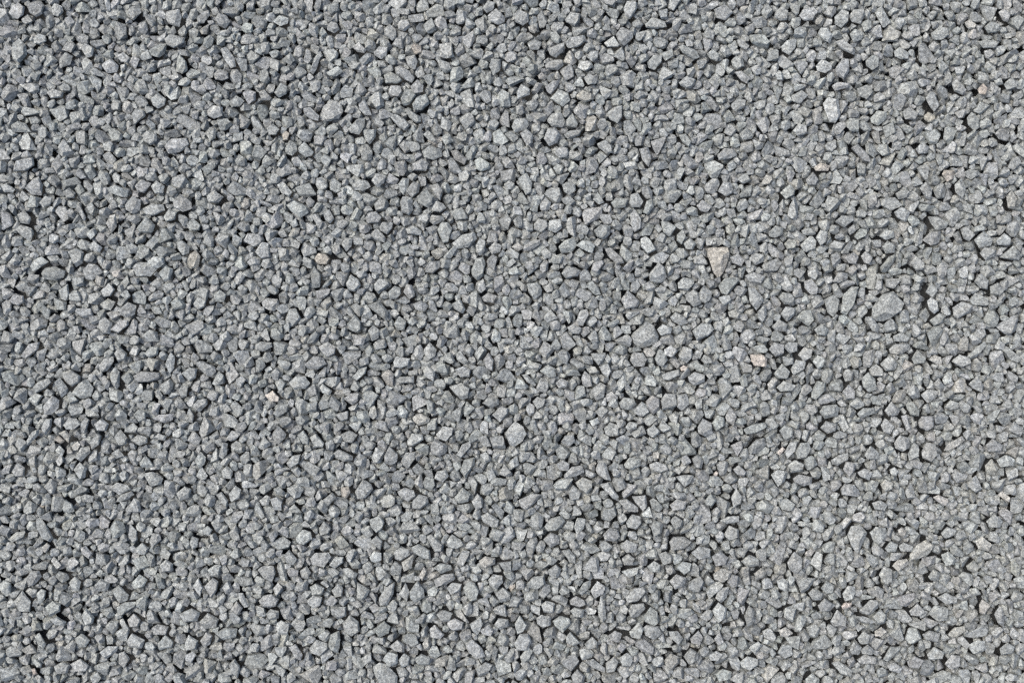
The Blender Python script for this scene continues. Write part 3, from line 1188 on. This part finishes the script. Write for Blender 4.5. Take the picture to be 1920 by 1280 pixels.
# ------------------------------------------------------------------ ground
def link_mesh(name, V, F, mat, normals=None, rock=None, extra_verts=0):
    me = bpy.data.meshes.new(name)
    F = np.ascontiguousarray(F, np.int32)
    me.vertices.add(len(V))
    me.vertices.foreach_set("co", np.ascontiguousarray(V, np.float32).ravel())
    me.loops.add(F.size)
    me.loops.foreach_set("vertex_index", F.ravel())
    me.polygons.add(len(F))
    me.polygons.foreach_set("loop_start", np.arange(0, F.size, 3, dtype=np.int32))
    me.update(calc_edges=True)
    me.polygons.foreach_set("use_smooth", np.ones(len(F), bool))
    if rock is not None:
        a = me.attributes.new("rock", 'FLOAT_COLOR', 'POINT')
        a.data.foreach_set("color", np.ascontiguousarray(rock, np.float32).ravel())
    if normals is not None:
        me.normals_split_custom_set_from_vertices(np.ascontiguousarray(normals, np.float32))
    me.materials.append(mat)
    o = bpy.data.objects.new(name, me)
    col.objects.link(o)
    return o

g = 60.0
ground = link_mesh("ground", np.array([[-g, -g, 0], [g, -g, 0], [g, g, 0], [-g, g, 0]]), np.array([[0, 1, 2], [0, 2, 3]]), GROUND)
ground.location.z = -37 * S
ground["kind"] = "structure"

# ------------------------------------------------------------------ the larger stones as single things
coloured = set("tprwcb")
picked = [s for s in survey if s['kind'] in coloured and s['area'] > 200] 
for s in survey:
    if len(picked) >= 300:
        break
    if not any(s is q for q in picked):
        picked.append(s)
ids = {id(s) for s in picked}

NAMED = {  # stones that stand out, by position in the photograph: label, short name
    (1348, 488): ("large tan wedge-shaped stone pointing down, biggest brownish stone in the gravel", "the large tan wedge"),
    (968, 812): ("large smooth pale grey rounded stone, brightest big stone near the middle", "the pale rounded middle stone"),
    (1423, 676): ("pinkish cream angular stone below and right of the large tan wedge", "the pinkish cream stone"),
    (511, 744): ("small pinkish cream triangular stone, lightest stone in the left half", "the small cream triangle"),
    (364, 487): ("tan oval stone standing upright near the left, left of a tan-grey round one", "the tan oval"),
    (604, 486): ("tan-grey round stone to the right of the tan oval stone", "the tan-grey round stone"),
    (648, 923): ("small tan blocky stone, the only brownish one low in the left half", "the low tan block"),
    (1210, 627): ("large grey angular stone left of the pinkish cream stone and a little higher", "the large angular stone"),
    (1666, 577): ("largest grey stone in the right half, broad and many-sided", "the largest right-hand stone"),
    (619, 207): ("large grey rounded triangular stone, biggest in the upper left quarter", "the big upper triangle"),
    (722, 1262): ("large pale oval stone cut by the bottom edge, left of centre", "the pale bottom oval"),
    (1742, 221): ("small tan round stone near the top right, darker grey stones around it", "the top right tan stone"),
    (1730, 1031): ("cream-tinged elongated stone rising to the right in the lower right corner area", "the long cream stone"),
}
ONES = "zero one two three four five six seven eight nine ten eleven twelve thirteen fourteen fifteen sixteen seventeen eighteen nineteen".split()
TENS = "- - twenty thirty forty fifty sixty seventy eighty ninety".split()
def words_for(n):
    n = max(0, min(99, int(round(n))))
    return ONES[n] if n < 20 else TENS[n // 10] + ("-" + ONES[n % 10] if n % 10 else "")
def place_in_photo(x, y):
    return f"{words_for(x / 19.2)} percent across and {words_for(y / 12.8)} down"
def beside(x, y):
    best = None
    for (nx, ny), (_, short) in NAMED.items():
        dd = math.hypot(x - nx, y - ny)
        if dd < 78 and (best is None or dd < best[0]):
            best = (dd, nx, ny, short)
    if not best:
        return None
    _, nx, ny, short = best
    k = int(round(math.atan2(ny - y, x - nx) / (math.pi / 4))) % 8
    return ("right of", "above and right of", "above", "above and left of", "left of", "below and left of", "below", "below and right of")[k] + " " + short
def describe(s):
    px, py = s['c'][0] + 960, 640 - s['c'][1]
    p = s['poly']
    C = np.cov(p.T)
    ev, evec = np.linalg.eigh(C)
    asp = math.sqrt(ev[1] / max(ev[0], 1e-6))
    ang = math.degrees(math.atan2(evec[1, 1], evec[0, 1])) % 180
    lean = ("lying level" if ang < 22 or ang > 158 else "rising to the right" if ang < 68 else
            "standing upright" if ang < 112 else "falling to the right")
    n = len(p)
    shape = ("long narrow" if asp > 2.0 else "elongated" if asp > 1.5 else
             "triangular" if n <= 4 and asp > 1.2 else "four-sided" if n == 4 else "five-sided" if n == 5 else "rounded" if n >= 7 else "blocky")
    tone = {'g': 'grey', 'l': 'pale grey', 'b': 'pale grey', 'd': 'dark grey', 't': 'tan', 'w': 'tan', 'p': 'pinkish cream',
            'c': 'cream-tinged', 'k': 'brownish grey', 'r': 'rusty brown'}[s['kind']]
    big = "large " if s['area'] > 700 else "small " if s['area'] < 330 else ""
    turn = f" {lean}" if asp > 1.3 else ""
    for (nx, ny), (text, _) in NAMED.items():
        if math.hypot(px - nx, py - ny) < 8:
            return [text]
    near = beside(px, py)
    out = [f"{big}{tone} {shape} stone{turn}, close {near}"] if near else []
    out.append(f"{big}{tone} {shape} stone{turn}, {place_in_photo(px, py)}")
    out = [t for t in out if len(t.split()) <= 15] or [f"{tone} {shape} stone, {place_in_photo(px, py)}"]
    out.append(f"{tone} {shape} stone {lean}, {place_in_photo(px, py)} the photo")
    return out

used = {}
for s in sorted(picked, key=lambda q: -q['area']):
    V, F = s['V'], s['F']
    zmin = V[:, 2].min()
    o = link_mesh("stone", (V - [0, 0, zmin]) * S, F, GRANITE, area_normals(V, F), np.tile(rock_colour(s['kind']), (len(V), 1)))
    o.location = (s['c'][0] * S, s['c'][1] * S, (s['z'] + zmin) * S)
    lab = next((t for t in describe(s) if t not in used), describe(s)[-1])
    used.setdefault(lab, []).append(o)
    o["label"] = lab
    o["category"] = "stone"
    o["group"] = "larger stones lying in the gravel"
print("same labels", {k: len(v) for k, v in used.items() if len(v) > 1})

# ------------------------------------------------------------------ all the other stones: the gravel
Vs, Fs, Ns, Cs, Ps = [], [], [], [], []
off = 0
def add(V, F, N, c, part):
    global off
    Vs.append(V); Fs.append(F + off); Ns.append(N); Cs.append(np.tile(c, (len(V), 1)))
    Ps.append(np.full(len(V), part, np.int32))
    off += len(V)

def any_rock(x, y):
    warm = 0.5 + 0.5 * np.clip((x / 960 - y / 640) / 1.6, -1, 1)        # more stained stones towards the lower right
    r = rng.random()
    if r < 0.001 + 0.008 * warm ** 3: return 'c'
    if r < 0.02 + 0.05 * warm ** 2: return 'k'
    if r > 0.9995: return 't'
    if r > 0.90: return 'l'
    if r > 0.80: return 'd'
    return 'g'

for s in survey:
    if id(s) not in ids:
        add((s['V'] + [s['c'][0], s['c'][1], s['z']]) * S, s['F'], area_normals(s['V'], s['F']), rock_colour(s['kind']), 0)
for part, b in ((0, bed), (1, tile)):
    for k, R, size, x, y, z in b.placed:
        n, d, V, F, N = LIB[k]
        add((V @ R.T * size + [x, y, z]) * S, F, N @ R.T, rock_colour(any_rock(x, y)), part)
TS = 720 * S
cells = [(i * TS, (j + 0.5) * TS) for i in range(-8, 9) for j in range(-8, 8) if not (-1 <= i <= 1 and -1 <= j <= 0)]
cp = np.array([(x, y, 0.0) for x, y in cells])
add(cp, np.zeros((0, 3), int), np.tile([0, 0, 1.0], (len(cp), 1)), np.array([0.27, 0.28, 0.29, 1]), 2)
gravel = link_mesh("gravel", np.vstack(Vs), np.vstack(Fs), GRANITE, np.vstack(Ns), np.vstack(Cs))
me = gravel.data
a = me.attributes.new("part", 'INT', 'POINT')
a.data.foreach_set("value", np.concatenate(Ps))
turn = np.zeros(off, np.float32)
turn[-len(cp):] = rng.integers(0, 4, len(cp)) * (math.pi / 2)
a = me.attributes.new("turn", 'FLOAT', 'POINT')
a.data.foreach_set("value", turn)
gravel["kind"] = "stuff"
gravel["label"] = "loose crushed grey granite gravel covering the whole ground"
gravel["category"] = "gravel"
print("gravel tris", len(me.polygons), round(time.time() - T0, 1))

ng = bpy.data.node_groups.new("gravel_beyond", 'GeometryNodeTree')
ng.interface.new_socket("Geometry", in_out='INPUT', socket_type='NodeSocketGeometry')
ng.interface.new_socket("Geometry", in_out='OUTPUT', socket_type='NodeSocketGeometry')
gi, go = ng.nodes.new("NodeGroupInput"), ng.nodes.new("NodeGroupOutput")
at = ng.nodes.new("GeometryNodeInputNamedAttribute"); at.data_type = 'INT'; at.inputs["Name"].default_value = "part"
def only(v):
    c = ng.nodes.new("FunctionNodeCompare"); c.data_type = 'INT'; c.operation = 'EQUAL'
    ng.links.new(at.outputs["Attribute"], c.inputs[2]); c.inputs[3].default_value = v
    s = ng.nodes.new("GeometryNodeSeparateGeometry"); s.domain = 'POINT'
    ng.links.new(gi.outputs[0], s.inputs["Geometry"]); ng.links.new(c.outputs[0], s.inputs["Selection"])
    return s.outputs["Selection"]
pts = ng.nodes.new("GeometryNodeMeshToPoints")
ng.links.new(only(2), pts.inputs["Mesh"])
tr = ng.nodes.new("GeometryNodeInputNamedAttribute"); tr.data_type = 'FLOAT'; tr.inputs["Name"].default_value = "turn"
cx = ng.nodes.new("ShaderNodeCombineXYZ"); ng.links.new(tr.outputs["Attribute"], cx.inputs["Z"])
iop = ng.nodes.new("GeometryNodeInstanceOnPoints")
ng.links.new(pts.outputs[0], iop.inputs["Points"]); ng.links.new(only(1), iop.inputs["Instance"])
ng.links.new(cx.outputs[0], iop.inputs["Rotation"])
jn = ng.nodes.new("GeometryNodeJoinGeometry")
ng.links.new(only(0), jn.inputs[0]); ng.links.new(iop.outputs[0], jn.inputs[0])
ng.links.new(jn.outputs[0], go.inputs[0])
md = gravel.modifiers.new("gravel_beyond", 'NODES')
md.node_group = ng
print("done", round(time.time() - T0, 1))
